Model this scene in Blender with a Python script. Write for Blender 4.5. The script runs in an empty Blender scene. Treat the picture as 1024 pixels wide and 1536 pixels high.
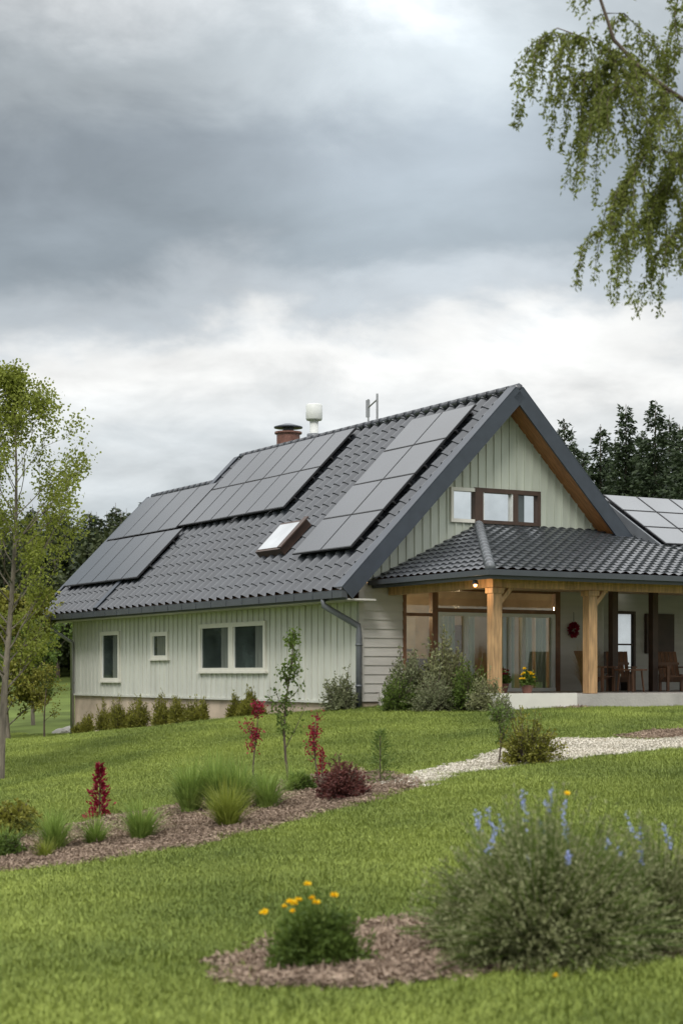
import bpy, math, random
import numpy as np
from mathutils import Vector
random.seed(7); R=np.random.RandomState(11)
F=2527.0; HZ=1010.0
sc=bpy.context.scene
# ------------------------------------------------------------------ materials
def newmat(name):
    m=bpy.data.materials.new(name); m.use_nodes=True
    nt=m.node_tree; return m,nt,nt.nodes['Principled BSDF']
def mat(name,col,rough=.6,var=.15,ns=3.0,bump=0,bs=40,metal=0,spec=.5,coords='Object',stretch=None,coat=0,detail=5):
    m,nt,p=newmat(name); N=nt.nodes; L=nt.links
    tc=N.new('ShaderNodeTexCoord'); src=tc.outputs[coords]
    if stretch:
        mp=N.new('ShaderNodeMapping'); mp.inputs['Scale'].default_value=stretch; L.new(src,mp.inputs[0]); src=mp.outputs[0]
    n=N.new('ShaderNodeTexNoise'); n.inputs['Scale'].default_value=ns; n.inputs['Detail'].default_value=detail; L.new(src,n.inputs[0])
    r=N.new('ShaderNodeValToRGB'); e=r.color_ramp.elements
    e[0].position=.3; e[1].position=.7
    e[0].color=[c*(1-var) for c in col]+[1]; e[1].color=[min(1,c*(1+var)) for c in col]+[1]
    L.new(n.outputs[0],r.inputs[0]); L.new(r.outputs[0],p.inputs['Base Color'])
    p.inputs['Roughness'].default_value=rough; p.inputs['Metallic'].default_value=metal
    p.inputs['Specular IOR Level'].default_value=spec
    if coat: p.inputs['Coat Weight'].default_value=coat; p.inputs['Coat Roughness'].default_value=.05
    if bump:
        n2=N.new('ShaderNodeTexNoise'); n2.inputs['Scale'].default_value=bs; n2.inputs['Detail'].default_value=4; L.new(src,n2.inputs[0])
        b=N.new('ShaderNodeBump'); b.inputs['Strength'].default_value=bump; b.inputs['Distance'].default_value=.02
        L.new(n2.outputs[0],b.inputs['Height']); L.new(b.outputs[0],p.inputs['Normal'])
    return m
def leafmat(name,c1,c2,trans=.35,rough=.6,ns=2.5,nw=.45,iw=.6):
    m=bpy.data.materials.new(name); m.use_nodes=True; nt=m.node_tree; N=nt.nodes; L=nt.links
    p=N['Principled BSDF']; out=N['Material Output']
    g=N.new('ShaderNodeNewGeometry')
    n=N.new('ShaderNodeTexNoise'); n.inputs['Scale'].default_value=ns; n.inputs['Detail'].default_value=3; L.new(g.outputs['Position'],n.inputs[0])
    ad=N.new('ShaderNodeMath'); ad.operation='MULTIPLY_ADD'; ad.inputs[1].default_value=iw; L.new(g.outputs['Random Per Island'],ad.inputs[0])
    st_=N.new('ShaderNodeMapRange'); st_.inputs[1].default_value=.3; st_.inputs[2].default_value=.7; L.new(n.outputs[0],st_.inputs[0])
    sb=N.new('ShaderNodeMath'); sb.operation='MULTIPLY'; sb.inputs[1].default_value=nw; L.new(st_.outputs[0],sb.inputs[0]); L.new(sb.outputs[0],ad.inputs[2])
    mx=N.new('ShaderNodeMix'); mx.data_type='RGBA'; L.new(ad.outputs[0],mx.inputs[0])
    mx.inputs[6].default_value=(*c1,1); mx.inputs[7].default_value=(*c2,1)
    L.new(mx.outputs[2],p.inputs['Base Color']); p.inputs['Roughness'].default_value=rough; p.inputs['Specular IOR Level'].default_value=.25
    if trans>0:
        t=N.new('ShaderNodeBsdfTranslucent'); L.new(mx.outputs[2],t.inputs[0])
        ms=N.new('ShaderNodeMixShader'); ms.inputs[0].default_value=trans
        L.new(p.outputs[0],ms.inputs[1]); L.new(t.outputs[0],ms.inputs[2]); L.new(ms.outputs[0],out.inputs[0])
    return m
def glassmat(name,tint=(.75,.8,.78),refl=1.0):
    m=bpy.data.materials.new(name); m.use_nodes=True; nt=m.node_tree; N=nt.nodes; L=nt.links
    N.remove(N['Principled BSDF']); out=N['Material Output']
    t=N.new('ShaderNodeBsdfTransparent'); t.inputs[0].default_value=(*tint,1)
    g=N.new('ShaderNodeBsdfGlossy'); g.inputs['Roughness'].default_value=.02; g.inputs[0].default_value=(.95,.97,.93,1)
    f=N.new('ShaderNodeFresnel'); f.inputs[0].default_value=1.9*refl
    ms=N.new('ShaderNodeMixShader'); L.new(f.outputs[0],ms.inputs[0]); L.new(t.outputs[0],ms.inputs[1]); L.new(g.outputs[0],ms.inputs[2]); L.new(ms.outputs[0],out.inputs[0])
    return m
def emis(name,col,s):
    m,nt,p=newmat(name); p.inputs['Base Color'].default_value=(*col,1); p.inputs['Emission Color'].default_value=(*col,1); p.inputs['Emission Strength'].default_value=s; return m

M_side=mat('siding_paint',(.58,.585,.52),.6,.10,1.3,.15,30,stretch=(3,3,.5))
M_gab=mat('gable_siding_paint',(.455,.485,.41),.6,.10,1.3,.15,30,stretch=(3,3,.5))
M_lap=mat('lap_siding_paint',(.52,.505,.46),.6,.10,1.5,.2,30,stretch=(.5,.5,4))
M_trim=mat('cream_trim',(.70,.68,.60),.5,.05)
M_tile=mat('roof_tile_metal',(.030,.034,.040),.27,.25,1.2,0,60,spec=.85)
M_slate=mat('porch_roof_tile',(.038,.042,.048),.30,.4,6,.2,50,spec=.8)
M_dark=mat('dark_trim_metal',(.042,.051,.065),.4,.15)
M_gut=mat('gutter_metal',(.06,.067,.075),.35,.1)
M_pipe=mat('downpipe_metal',(.13,.14,.15),.35,.1)
M_hip=mat('hip_tile',(.13,.14,.15),.4,.25,8)
M_wood=mat('timber',(.44,.27,.13),.55,.35,5,.3,60,stretch=(4,4,.5))
M_soff=mat('soffit_boards',(.36,.16,.055),.55,.3,4,.2,60,stretch=(1,6,1))
M_ceil=mat('porch_ceiling_boards',(.52,.38,.24),.55,.25,4,.2,60,stretch=(6,1,1))
M_brown=mat('brown_window_frame',(.19,.09,.045),.5,.2,5)
M_dbrown=mat('dark_brown_wood',(.06,.033,.022),.5,.2,5)
M_found=mat('foundation_render',(.52,.42,.32),.85,.25,1.5,.5,30)
M_conc=mat('concrete',(.42,.40,.36),.85,.15,2,.4,30)
M_in=mat('interior_wall',(.40,.34,.26),.8,.15)
M_curt=mat('curtain_cloth',(.62,.63,.57),.9,.08)
M_panel=mat('solar_cell_glass',(.035,.04,.048),.13,.15,.8,spec=.95)
M_frame=mat('panel_frame',(.03,.03,.032),.35,.1,metal=.3)
M_panel2=mat('wing_panel_glass',(.12,.13,.14),.24,.15,.8,spec=.7)
M_mirror=mat('window_glass_sky',(.78,.80,.80),.06,.12,1.5,metal=1)
M_wglass=mat('window_glass_dark',(.045,.058,.055),.04,.6,1.2,spec=1.0)
M_wcurt=mat('window_glass_curtained',(.17,.185,.165),.05,.35,14,spec=1.0,stretch=(1,3,.1))
M_glass=glassmat('clear_glass',(.84,.88,.84),.80)
M_copper=mat('brown_flue_clay',(.16,.07,.05),.5,.3,6,.2)
M_white=mat('white_plastic',(.66,.67,.64),.5,.08)
M_steel=mat('steel',(.4,.4,.4),.35,.1,metal=.8)
M_bark=mat('bark',(.10,.075,.055),.9,.4,9,.8,30,stretch=(1,1,.3))
M_barkg=mat('pale_bark',(.17,.145,.11),.9,.5,9,.8,30,stretch=(1,1,.3))
M_red=leafmat('red_leaf',(.14,.008,.018),(.36,.025,.055),.3)
M_maroon=leafmat('maroon_leaf',(.06,.018,.02),(.17,.06,.045),.25)
M_yel=leafmat('yellow_petal',(.90,.55,.01),(.95,.72,.03),.3)
M_blue=leafmat('blue_petal',(.28,.32,.62),(.45,.52,.80),.3)
M_leafA=leafmat('leaf_green',(.05,.085,.015),(.16,.23,.045))
M_leafY=leafmat('leaf_spring',(.14,.17,.02),(.32,.36,.07),.45)
M_leafW=leafmat('leaf_willow',(.085,.11,.02),(.28,.31,.075),.45)
M_sage=leafmat('leaf_sage',(.13,.145,.055),(.36,.37,.19),.3)
M_grey=leafmat('leaf_greygreen',(.10,.12,.05),(.30,.32,.18),.3)
M_con=leafmat('conifer_needles',(.014,.026,.013),(.06,.085,.036),.1)
M_con2=leafmat('forest_leaves',(.018,.03,.012),(.075,.09,.033),.15)
M_yew=leafmat('shrub_yellowgreen',(.085,.095,.012),(.28,.27,.045),.25)
M_grass=leafmat('grass_blade',(.075,.115,.018),(.27,.325,.062),0,.6,.45,.7,.5)
M_tuft=leafmat('tuft_blade',(.10,.17,.025),(.32,.42,.10),.35)
M_straw=leafmat('dry_grass',(.28,.18,.07),(.5,.36,.16),.3)
M_chip=leafmat('wood_chip',(.09,.06,.04),(.42,.32,.24),0,.9)
M_peb=leafmat('gravel_stone',(.40,.37,.30),(.75,.70,.60),0,.9)

# ------------------------------------------------------------------ mesh utils
class B:
    def __init__(s): s.v=[]; s.f=[]; s.m=[]; s.n=0
    def add(s,v,f,mi=0):
        v=np.asarray(v,float).reshape(-1,3); s.v.append(v)
        for q in f: s.f.append([int(i)+s.n for i in q]); s.m.append(mi)
        s.n+=len(v)
    def quads(s,v,mi=0):
        v=np.asarray(v); N=len(v); s.v.append(v.reshape(-1,3))
        idx=(np.arange(N*4).reshape(N,4)+s.n).tolist(); s.f+=idx; s.m+=[mi]*N; s.n+=N*4
    def box(s,x0,x1,y0,y1,z0,z1,mi=0):
        s.add([(x0,y0,z0),(x1,y0,z0),(x1,y1,z0),(x0,y1,z0),(x0,y0,z1),(x1,y0,z1),(x1,y1,z1),(x0,y1,z1)],
          [(0,3,2,1),(4,5,6,7),(0,1,5,4),(1,2,6,5),(2,3,7,6),(3,0,4,7)],mi)
    def obox(s,o,ex,ey,ez,mi=0):
        o,ex,ey,ez=[np.array(t,float) for t in (o,ex,ey,ez)]
        v=[o,o+ex,o+ex+ey,o+ey,o+ez,o+ex+ez,o+ex+ey+ez,o+ey+ez]
        s.add(v,[(0,3,2,1),(4,5,6,7),(0,1,5,4),(1,2,6,5),(2,3,7,6),(3,0,4,7)],mi)
    def tube(s,pts,rad,n=8,mi=0,cap=True):
        pts=np.asarray(pts,float); k=len(pts)
        if np.isscalar(rad): rad=[rad]*k
        V=[]
        for i in range(k):
            d=pts[min(i+1,k-1)]-pts[max(i-1,0)]; d=d/(np.linalg.norm(d)+1e-9)
            a=np.array([1,0,0]) if abs(d[0])<.8 else np.array([0,1,0])
            u=np.cross(d,a); u/=np.linalg.norm(u); w=np.cross(d,u)
            for j in range(n):
                t=2*math.pi*j/n; V.append(pts[i]+rad[i]*(math.cos(t)*u+math.sin(t)*w))
        f=[]
        for i in range(k-1):
            for j in range(n):
                f.append((i*n+j,i*n+(j+1)%n,(i+1)*n+(j+1)%n,(i+1)*n+j))
        if cap: f.append(tuple(range(n))[::-1]); f.append(tuple((k-1)*n+j for j in range(n)))
        s.add(V,f,mi)
    def make(s,name,mats,parent=None,smooth=False,loc=None):
        me=bpy.data.meshes.new(name); v=np.concatenate(s.v)
        me.from_pydata(v.tolist(),[],s.f)
        for m in (mats if isinstance(mats,(list,tuple)) else [mats]): me.materials.append(m)
        me.polygons.foreach_set('material_index',s.m)
        if smooth: me.polygons.foreach_set('use_smooth',[True]*len(s.f))
        me.update(); o=bpy.data.objects.new(name,me)
        if parent!='none': sc.collection.objects.link(o)
        if parent and parent!='none': o.parent=parent
        if loc is not None: o.location=loc
        return o
def unit(v): return v/(np.linalg.norm(v,axis=-1,keepdims=True)+1e-9)
def leaves(c,d,L,W):
    c=np.asarray(c); d=unit(np.asarray(d)); n=len(c)
    s=unit(np.cross(d,R.normal(size=(n,3)))); L=np.broadcast_to(L,(n,))[:,None]; W=np.broadcast_to(W,(n,))[:,None]
    return np.stack([c,c+d*L*.45+s*W*.5,c+d*L,c+d*L*.45-s*W*.5],1)

# ------------------------------------------------------------------ terrain
CP=np.array([(0,0,-1.65),(-1,8,-1.68),(1.5,8,-1.68),(1.2,10,-1.7),(-3,10,-1.82),(4,10,-1.62),(-3.4,17,-1.95),(.7,21,-1.42),
(3,23,-1.2),(5.2,25,-1.0),(.4,36.4,-.80),(3,32.5,-.80),(8,35,-.75),(12,38,-.72),(-3.5,43,-1.28),(-7.9,51,-1.85),(-5.9,30,-1.9),
(-2.6,33,-1.25),(-15,40,-2.3),(-15,20,-2.4),(15,20,-1.0),(20,45,-.8),(-12,60,-2.0),(5,60,-.9),(-30,90,-1.6),(30,90,-.8),(0,-20,-1.9),(-25,-10,-2.3),(25,-10,-1.6)],float)
def _k(r2): return np.where(r2>1e-9,.5*r2*np.log(r2+1e-12),0)
n_=len(CP); A=np.zeros((n_+3,n_+3)); d2=((CP[:,None,:2]-CP[None,:,:2])**2).sum(-1)
A[:n_,:n_]=_k(d2)+np.eye(n_)*3.0; A[:n_,n_]=1; A[:n_,n_+1:]=CP[:,:2]; A[n_,:n_]=1; A[n_+1:,:n_]=CP[:,:2].T
W_=np.linalg.solve(A,np.concatenate([CP[:,2],[0,0,0]]))
def sst(a,b,x): t=np.clip((x-a)/(b-a),0,1); return t*t*(3-2*t)
def H(x,y):
    x=np.atleast_1d(np.asarray(x,float)); y=np.atleast_1d(np.asarray(y,float)); sh=x.shape; x=x.ravel(); y=y.ravel()
    xx=np.clip(x,-60,60); yy=np.clip(y,-40,110)
    z=_k((xx[:,None]-CP[:,0])**2+(yy[:,None]-CP[:,1])**2)@W_[:n_]+W_[n_]+W_[n_+1]*xx+W_[n_+2]*yy
    z=np.clip(z,-2.8,0)
    w=sst(35,80,np.hypot(x,y-30)); far=-1.9+4.2*sst(60,140,y)
    z=z*(1-w)+far*w+.02*np.sin(x*1.3+y*.7)*np.sin(y*.9-x*.4)
    return z.reshape(sh)
def Hs(x,y): return float(H([x],[y])[0])
def G(px,py):
    X=(px-512)/F; Z=(HZ-py)/F
    t=np.arange(3,90,.03); z=H(X*t,t); hit=np.where(Z*t<=z)[0]
    k=hit[0] if len(hit) else len(t)-1
    return np.array([X*t[k],t[k],z[k]])
def Wp(px,py,dep): return np.array([(px-512)/F*dep,dep,(HZ-py)/F*dep])
def axis(lo,hi,st,out):
    a=list(np.arange(lo,hi,st)); g=st; p=lo; L=[]
    while p>-out: g*=1.35; p-=g; L.append(p)
    g=st; q=a[-1]; Rr=[]
    while q<out: g*=1.35; q+=g; Rr.append(q)
    return np.array(L[::-1]+a+Rr)
xs=axis(-14,14,.3,2500); ys=axis(2,56,.3,2500)
XX,YY=np.meshgrid(xs,ys); ZZ=H(XX,YY)
V=np.stack([XX.ravel(),YY.ravel(),ZZ.ravel()],1); nx=len(xs)
fi=[(j*nx+i,j*nx+i+1,(j+1)*nx+i+1,(j+1)*nx+i) for j in range(len(ys)-1) for i in range(nx-1)]
M_ground=mat('lawn_soil',(.09,.12,.03),.95,.45,.35,.8,25,detail=8,spec=.1)
b=B(); b.add(V,fi); b.make('ground',M_ground,smooth=True)

def pip(poly,x,y):
    poly=np.asarray(poly); x=np.asarray(x); y=np.asarray(y); ins=np.zeros(x.shape,bool); j=len(poly)-1
    for i in range(len(poly)):
        xi,yi=poly[i]; xj,yj=poly[j]
        c=((yi>y)!=(yj>y))&(x<(xj-xi)*(y-yi)/(yj-yi+1e-12)+xi); ins^=c; j=i
    return ins
def gp(l): return np.array([G(*p)[:2] for p in l])
bed1=gp([(-60,1280),(0,1268),(70,1252),(200,1226),(320,1204),(430,1180),(520,1160),(590,1166),(640,1178),(600,1193),(480,1222),(380,1251),(250,1279),(100,1302),(-60,1317)])
path=gp([(585,1180),(640,1162),(720,1143),(800,1121),(850,1111),(960,1114),(1040,1110),(1150,1107),(1150,1121),(1010,1125),(930,1133),(850,1142),(750,1155),(680,1165),(630,1184)])
bed2=gp([(340,1458),(390,1436),(520,1404),(640,1385),(800,1395),(1100,1400),(1100,1430),(900,1448),(700,1470),(560,1484),(430,1486),(360,1474)])
bed3=gp([(935,1106),(1000,1099),(1100,1098),(1100,1109),(950,1111)])
bed4=gp([(770,1062),(840,1052),(1024,1044),(1150,1043),(1150,1054),(1000,1058),(850,1066)])
beds=[bed1,bed2,bed3,bed4,path]
def sheet(name,poly,m,cell,lift):
    x0,y0=poly.min(0); x1,y1=poly.max(0); gx=np.arange(x0-.1,x1+.1,cell); gy=np.arange(y0-.1,y1+.1,cell)
    X,Y=np.meshgrid(gx,gy); wob=.06
    X2=X+wob*np.sin(Y*9+X*3); Y2=Y+wob*np.sin(X*7)
    Z=H(X,Y)+lift+.012*np.sin(X*11)*np.sin(Y*9); ins=pip(poly,X2,Y2); n=len(gx)
    f=[(j*n+i,j*n+i+1,(j+1)*n+i+1,(j+1)*n+i) for j in range(len(gy)-1) for i in range(n-1) if ins[j,i]]
    b=B(); b.add(np.stack([X.ravel(),Y.ravel(),Z.ravel()],1),f); return b.make(name,m,smooth=True)
M_mulch=mat('mulch',(.10,.07,.05),.95,.5,14,1,60)
M_path=mat('path_gravel',(.50,.46,.37),.95,.25,5,.8,80)
sheet('mulch_bed',bed1,M_mulch,.07,.03); sheet('mulch_bed',bed2,M_mulch,.05,.03); sheet('mulch_bed',bed3,M_mulch,.07,.03); sheet('mulch_bed',bed4,M_mulch,.09,.03)
sheet('gravel_path',path,M_path,.08,.03)

# ------------------------------------------------------------------ instancing
def scatter(name,pts,rz,scl,srcs):
    col=bpy.data.collections.new(name+'_source')
    for o in srcs: col.objects.link(o)
    me=bpy.data.meshes.new(name); me.from_pydata([tuple(p) for p in pts],[],[])
    n=len(pts); rot=np.zeros((n,3)); rot[:,2]=rz
    a=me.attributes.new('rot','FLOAT_VECTOR','POINT'); a.data.foreach_set('vector',rot.ravel())
    a=me.attributes.new('scl','FLOAT','POINT'); a.data.foreach_set('value',np.asarray(scl,float))
    a=me.attributes.new('idx','INT','POINT'); a.data.foreach_set('value',R.randint(0,len(srcs),n).astype(np.int32))
    ob=bpy.data.objects.new(name,me); sc.collection.objects.link(ob)
    ng=bpy.data.node_groups.new(name+'_gn','GeometryNodeTree')
    ng.interface.new_socket('Geometry',in_out='INPUT',socket_type='NodeSocketGeometry'); ng.interface.new_socket('Geometry',in_out='OUTPUT',socket_type='NodeSocketGeometry')
    N=ng.nodes; L=ng.links; gi=N.new('NodeGroupInput'); go=N.new('NodeGroupOutput')
    ip=N.new('GeometryNodeInstanceOnPoints'); ci=N.new('GeometryNodeCollectionInfo')
    ci.inputs['Collection'].default_value=col; ci.inputs['Separate Children'].default_value=True; ci.inputs['Reset Children'].default_value=True
    def na(nm,t):
        q=N.new('GeometryNodeInputNamedAttribute'); q.data_type=t; q.inputs['Name'].default_value=nm; return q.outputs[0]
    L.new(gi.outputs[0],ip.inputs['Points']); L.new(ci.outputs[0],ip.inputs['Instance']); ip.inputs['Pick Instance'].default_value=True
    L.new(na('idx','INT'),ip.inputs['Instance Index']); L.new(na('rot','FLOAT_VECTOR'),ip.inputs['Rotation']); L.new(na('scl','FLOAT'),ip.inputs['Scale'])
    L.new(ip.outputs[0],go.inputs[0])
    md=ob.modifiers.new('scatter','NODES'); md.node_group=ng
    return ob
def grasspatch(nm,nb,size,h0,h1,w,m):
    p=np.zeros((nb,3)); p[:,:2]=R.uniform(-size/2,size/2,(nb,2))
    ang=R.uniform(0,6.28,nb); hh=R.uniform(h0,h1,nb); lean=R.uniform(.1,.9,nb)*hh
    d=np.stack([np.cos(ang),np.sin(ang),np.zeros(nb)],1); s=np.stack([-np.sin(ang),np.cos(ang),np.zeros(nb)],1)*w/2
    z=np.array([0,0,1.]); mid=p+d*lean[:,None]*.3+z*hh[:,None]*.6; tip=p+d*lean[:,None]+z*hh[:,None]
    v=np.stack([p-s-z*.02,p+s-z*.02,mid+s*.9,mid-s*.9,tip],1).reshape(-1,3)
    b=B(); k=np.arange(nb)*5; f=np.stack([k,k+1,k+2,k+3],1).tolist()+np.stack([k+3,k+2,k+4],1).tolist()
    b.add(v,f); return b.make(nm,m,'none')
gps=[grasspatch('grass_patch',150,.38,.03,.06,.006,M_grass) for _ in range(6)]+[grasspatch('grass_patch',60,.5,.04,.10,.006,M_grass)]
UX=np.array([-.5,.866]); VX=np.array([.866,.5]); E0=np.array([.11,36.0])
def loc2(x,y):
    dx=x-E0[0]; dy=y-E0[1]; return dx*VX[0]+dy*VX[1], dx*UX[0]+dy*UX[1]
def free(x,y,m=0.0):
    ok=np.ones(x.shape,bool)
    wx=x+.06*np.sin(y*9); wy=y+.06*np.sin(x*7)
    for p in beds: ok&=~pip(p,wx,wy)
    a,u=loc2(x,y); ok&=~((a>.6)&(u>.5)); ok&=~((a>1.15)&(u>-3.75)&(u<1))
    return ok
n=46000; y=np.sqrt(R.uniform(4.5**2,40**2,n)); x=R.uniform(-1,1,n)*(.235*y+1.6); ok=free(x,y)
x=x[ok];y=y[ok]
n2=12000; y2=R.uniform(36,75,n2); x2=R.uniform(-24,0,n2); ok=free(x2,y2); x=np.append(x,x2[ok]); y=np.append(y,y2[ok])
sclg=R.uniform(.75,1.12,len(y))
def vn(x,y):
    return (np.sin(x*1.7+1.3*np.sin(y*1.1))+np.sin(y*2.3+1.9*np.sin(x*.8+2))+np.sin((x+y)*3.1+np.sin(x*2.2))*.7+np.sin((x*.6-y)*4.3)*.5)/3.2
sclg*=.95+.10*vn(x,y)
scatter('lawn_grass',np.stack([x,y,H(x,y)],1),R.uniform(0,6.28,len(x)),sclg,gps)
def chips(nm,nc,size,l,w,m,flat=.35):
    c=np.zeros((nc,3)); c[:,:2]=R.uniform(-size/2,size/2,(nc,2)); c[:,2]=R.uniform(0,.02,nc)
    d=R.normal(size=(nc,3)); d[:,2]*=flat; b=B(); q=leaves(c,d,R.uniform(.5,1.3,nc)*l,w*R.uniform(.6,1.3,nc)); b.quads(q); return b.make(nm,m,'none')
cps=[chips('chip_patch',120,.3,.045,.018,M_chip) for _ in range(3)]
pbs=[chips('pebble_patch',120,.3,.026,.022,M_peb,.2) for _ in range(3)]
def fill(poly,n):
    lo=poly.min(0); hi=poly.max(0); p=R.uniform(lo,hi,(n,2)); wx=p[:,0]+.06*np.sin(p[:,1]*9); wy=p[:,1]+.06*np.sin(p[:,0]*7); return p[pip(poly,wx,wy)]
P=np.concatenate([fill(bed1,4500),fill(bed2,1500),fill(bed3,500),fill(bed4,1500)])
scatter('mulch_chips',np.stack([P[:,0],P[:,1],H(P[:,0],P[:,1])+.035],1),R.uniform(0,6.28,len(P)),R.uniform(.7,1.2,len(P)),cps)
P=fill(path,4500)
scatter('path_pebbles',np.stack([P[:,0],P[:,1],H(P[:,0],P[:,1])+.032],1),R.uniform(0,6.28,len(P)),R.uniform(.7,1.2,len(P)),pbs)

# ------------------------------------------------------------------ house (local: x=a, y=u)
HS=bpy.data.objects.new('farmhouse',None); sc.collection.objects.link(HS); HS.location=(E0[0],E0[1],0); HS.rotation_euler=(0,0,math.radians(30))
T=1.02; ZE=1.78; AR=4.52; ZR=ZE+T*AR; AE=8.07; ZE2=ZR-T*(AE-AR); UM=14.3; UL=19.0; AX=3.72
GU=.6; WA=.7; WB=7.4
cs=1/math.hypot(1,T); sn=T*cs
def tileplane(o,e,s,Wd,Ln,per=.44,row=.40,amp=.10,step=.028,pw=2.4):
    o,e,s=[np.array(t,float) for t in (o,e,s)]; nrm=np.cross(e,s); nrm/=np.linalg.norm(nrm)
    if nrm[2]<0: nrm=-nrm
    ws=np.arange(0,Wd+1e-6,per/14); ls=[]; hs=[]
    k=0
    while k*row<Ln:
        for fr,hh in ((0,1),(.5,.45),(.985,0)):
            l=(k+fr)*row
            if l<=Ln: ls.append(l); hs.append(hh)
        k+=1
    ls.append(Ln); hs.append(hs[-1])
    ls=np.array(ls); hs=np.array(hs)
    hw=amp*np.abs(np.cos(math.pi*ws/per))**pw
    V=o+ws[None,:,None]*e+ls[:,None,None]*s+(hw[None,:]+step*hs[:,None])[...,None]*nrm
    n=len(ws); f=[(j*n+i,j*n+i+1,(j+1)*n+i+1,(j+1)*n+i) for j in range(len(ls)-1) for i in range(n-1)]
    return V.reshape(-1,3),f
import bmesh
def tiles(name,o,e,s,Wd,Ln,m,clips=(),**k):
    V,f=tileplane(o,e,s,Wd,Ln,**k); b=B(); b.add(V,f); ob=b.make(name,m,HS)
    bm=bmesh.new(); bm.from_mesh(ob.data)
    for co,no in clips:
        bmesh.ops.bisect_plane(bm,geom=bm.verts[:]+bm.edges[:]+bm.faces[:],plane_co=co,plane_no=no,clear_outer=True)
    bm.to_mesh(ob.data); bm.free(); return ob
sl=AR/cs
tiles('roof_tiles_south',(0,0.0,ZE),(0,1,0),(cs,0,sn),UM,sl,M_tile)
tiles('roof_tiles_south_extension',(0,UM,ZE),(0,1,0),(cs,0,sn),UL-UM,AX/cs,M_tile)
tiles('roof_tiles_north',(AE,0,ZE2),(0,1,0),(-cs,0,sn),UM,(AE-AR)/cs,M_tile)
zx=ZE+T*AX
tiles('roof_tiles_north_extension',(2*AX-.3,UM,ZE+T*.3),(0,1,0),(-cs,0,sn),UL-UM,(AX-.3)/cs,M_tile)
b=B(); th=.16; dn=.012
def slab(b,o,e,s,t,mi=0): 
    o=np.array(o); e=np.array(e); s=np.array(s); n=np.cross(e,s); n=n/np.linalg.norm(n); n=n if n[2]<0 else -n
    b.obox(o+n*dn,e,s,n*t,mi)
slab(b,(0,0.03,ZE),(0,UM-.03,0),(AR,0,T*AR),th); slab(b,(AE,0.03,ZE2),(0,UM-.03,0),(-(AE-AR),0,T*(AE-AR)),th)
slab(b,(0,UM,ZE),(0,UL-UM,0),(AX,0,T*AX),th); slab(b,(2*AX,UM,ZE),(0,UL-UM,0),(-AX,0,T*AX),th)
b.make('roof_deck_soffit',M_soff,HS)
b=B()
def rake(a0,z0,a1,z1,u,du,w=.30):
    d=np.array([a1-a0,0,z1-z0]); L=np.linalg.norm(d); d/=L; up=np.array([-d[2],0,d[0]]); up=up if up[2]>0 else -up
    o=np.array([a0,u,z0])
    b.obox(o-up*.22,d*L,(0,du,0),up*.34)
    b.obox(o+up*.125,d*L,(0,du*w/abs(du) if du else w,0),up*.02)
rake(-.03,ZE-.03,AR,ZR+.02,-.03,.05,.34); rake(AE+.03,ZE2-.03,AR,ZR+.02,-.03,.05,.34)
rake(0,ZE,AR,ZR,UM+.0,.05,-.28); rake(0,ZE,AX,zx,UL,.05,-.2); rake(2*AX,ZE,AX,zx,UL,.05,-.2)
b.make('rake_fascia',M_dark,HS)
b=B(); 
for k in range(int(UM/.4)): b.tube([(AR,k*.4,ZR+.08),(AR,k*.4+.42,ZR+.095)],[.12,.10],8)
for k in range(int((UL-UM)/.4)): b.tube([(AX,UM+k*.4,zx+.08),(AX,UM+k*.4+.42,zx+.095)],[.12,.10],8)
b.make('ridge_cap',M_tile,HS,True)
b=B(); b.box(-.13,-.0,-.02,UL,ZE-.16,ZE-.02); b.box(-.02,.02,0,UL,ZE-.2,ZE+.02)
b.box(AE,AE+.12,GU,UM,ZE2-.14,ZE2)
for k in range(22): b.box(-.14,-.131,.4+k*.86,.43+k*.86,ZE-.165,ZE-.01)
b.make('gutter',M_gut,HS)
b=B(); b.box(0.02,WA+.05,.03,UL-.05,ZE-.21,ZE-.17); b.make('eave_soffit',M_lap,HS)
b=B()
b.tube([(-.06,.9,ZE-.12),(-.06,.9,ZE-.3),(WA-.1,.52,ZE-.75),(WA-.1,.50,ZE-.95),(WA-.1,.50,-.86)],.07,10)
for z in (.6,-.3): b.tube([(WA-.1,.5,z),(WA-.1,.5,z+.05)],.082,10)
b.make('downpipe',M_pipe,HS,True)
b=B(); b.tube([(-.06,17.9,ZE-.12),(-.06,17.9,ZE-.4),(WA-.1,17.75,ZE-.85),(WA-.1,17.75,-1.9)],.06,10); b.make('downpipe_rear',M_steel,HS,True)
# walls
UW=17.8; ZB=-.62
b=B(); b.box(WA,WB,GU+.2,UW,-2.6,ZB-.02); b.box(WA+.02,WB-.1,GU+.02,GU+.3,-1.2,ZB-.02); b.make('foundation',M_found,HS)
WINS=[(4.95,8.7,.05,1.27),(10.67,11.8,.40,1.13),(14.05,15.5,-.22,1.22)]
b=B(); b.box(WA-.04,WA,GU,UW,ZB,ZE-.19)
k=GU+.05
while k<UW-.03:
    zz=[(ZB,ZE-.2)]
    for (u0,u1,z0,z1) in WINS:
        if u0-.07<k+.03 and k<u1+.04: zz=[(ZB,z0-.055),(z1+.004,ZE-.2)]
    for z0,z1 in zz: b.box(WA-.068,WA-.04,k,k+.045,z0,z1)
    k+=.295
b.box(WA,2*AX-.7,UW-.1,UW,ZB,ZE+.4); b.box(WB,WB+.04,GU,UW,-1.2,2.9)
b.box(WA-.085,WA-.04,GU,UW,ZB-.05,ZB-.002)
b.make('side_wall_board_and_batten',M_side,HS)
def roofz(a): return (ZE+T*a if a<AR else ZR-T*(a-AR))-.14
wx0,wx1,wz0,wz1=3.09,5.47,3.47,4.16
b=B(); ZG=2.0
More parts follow.
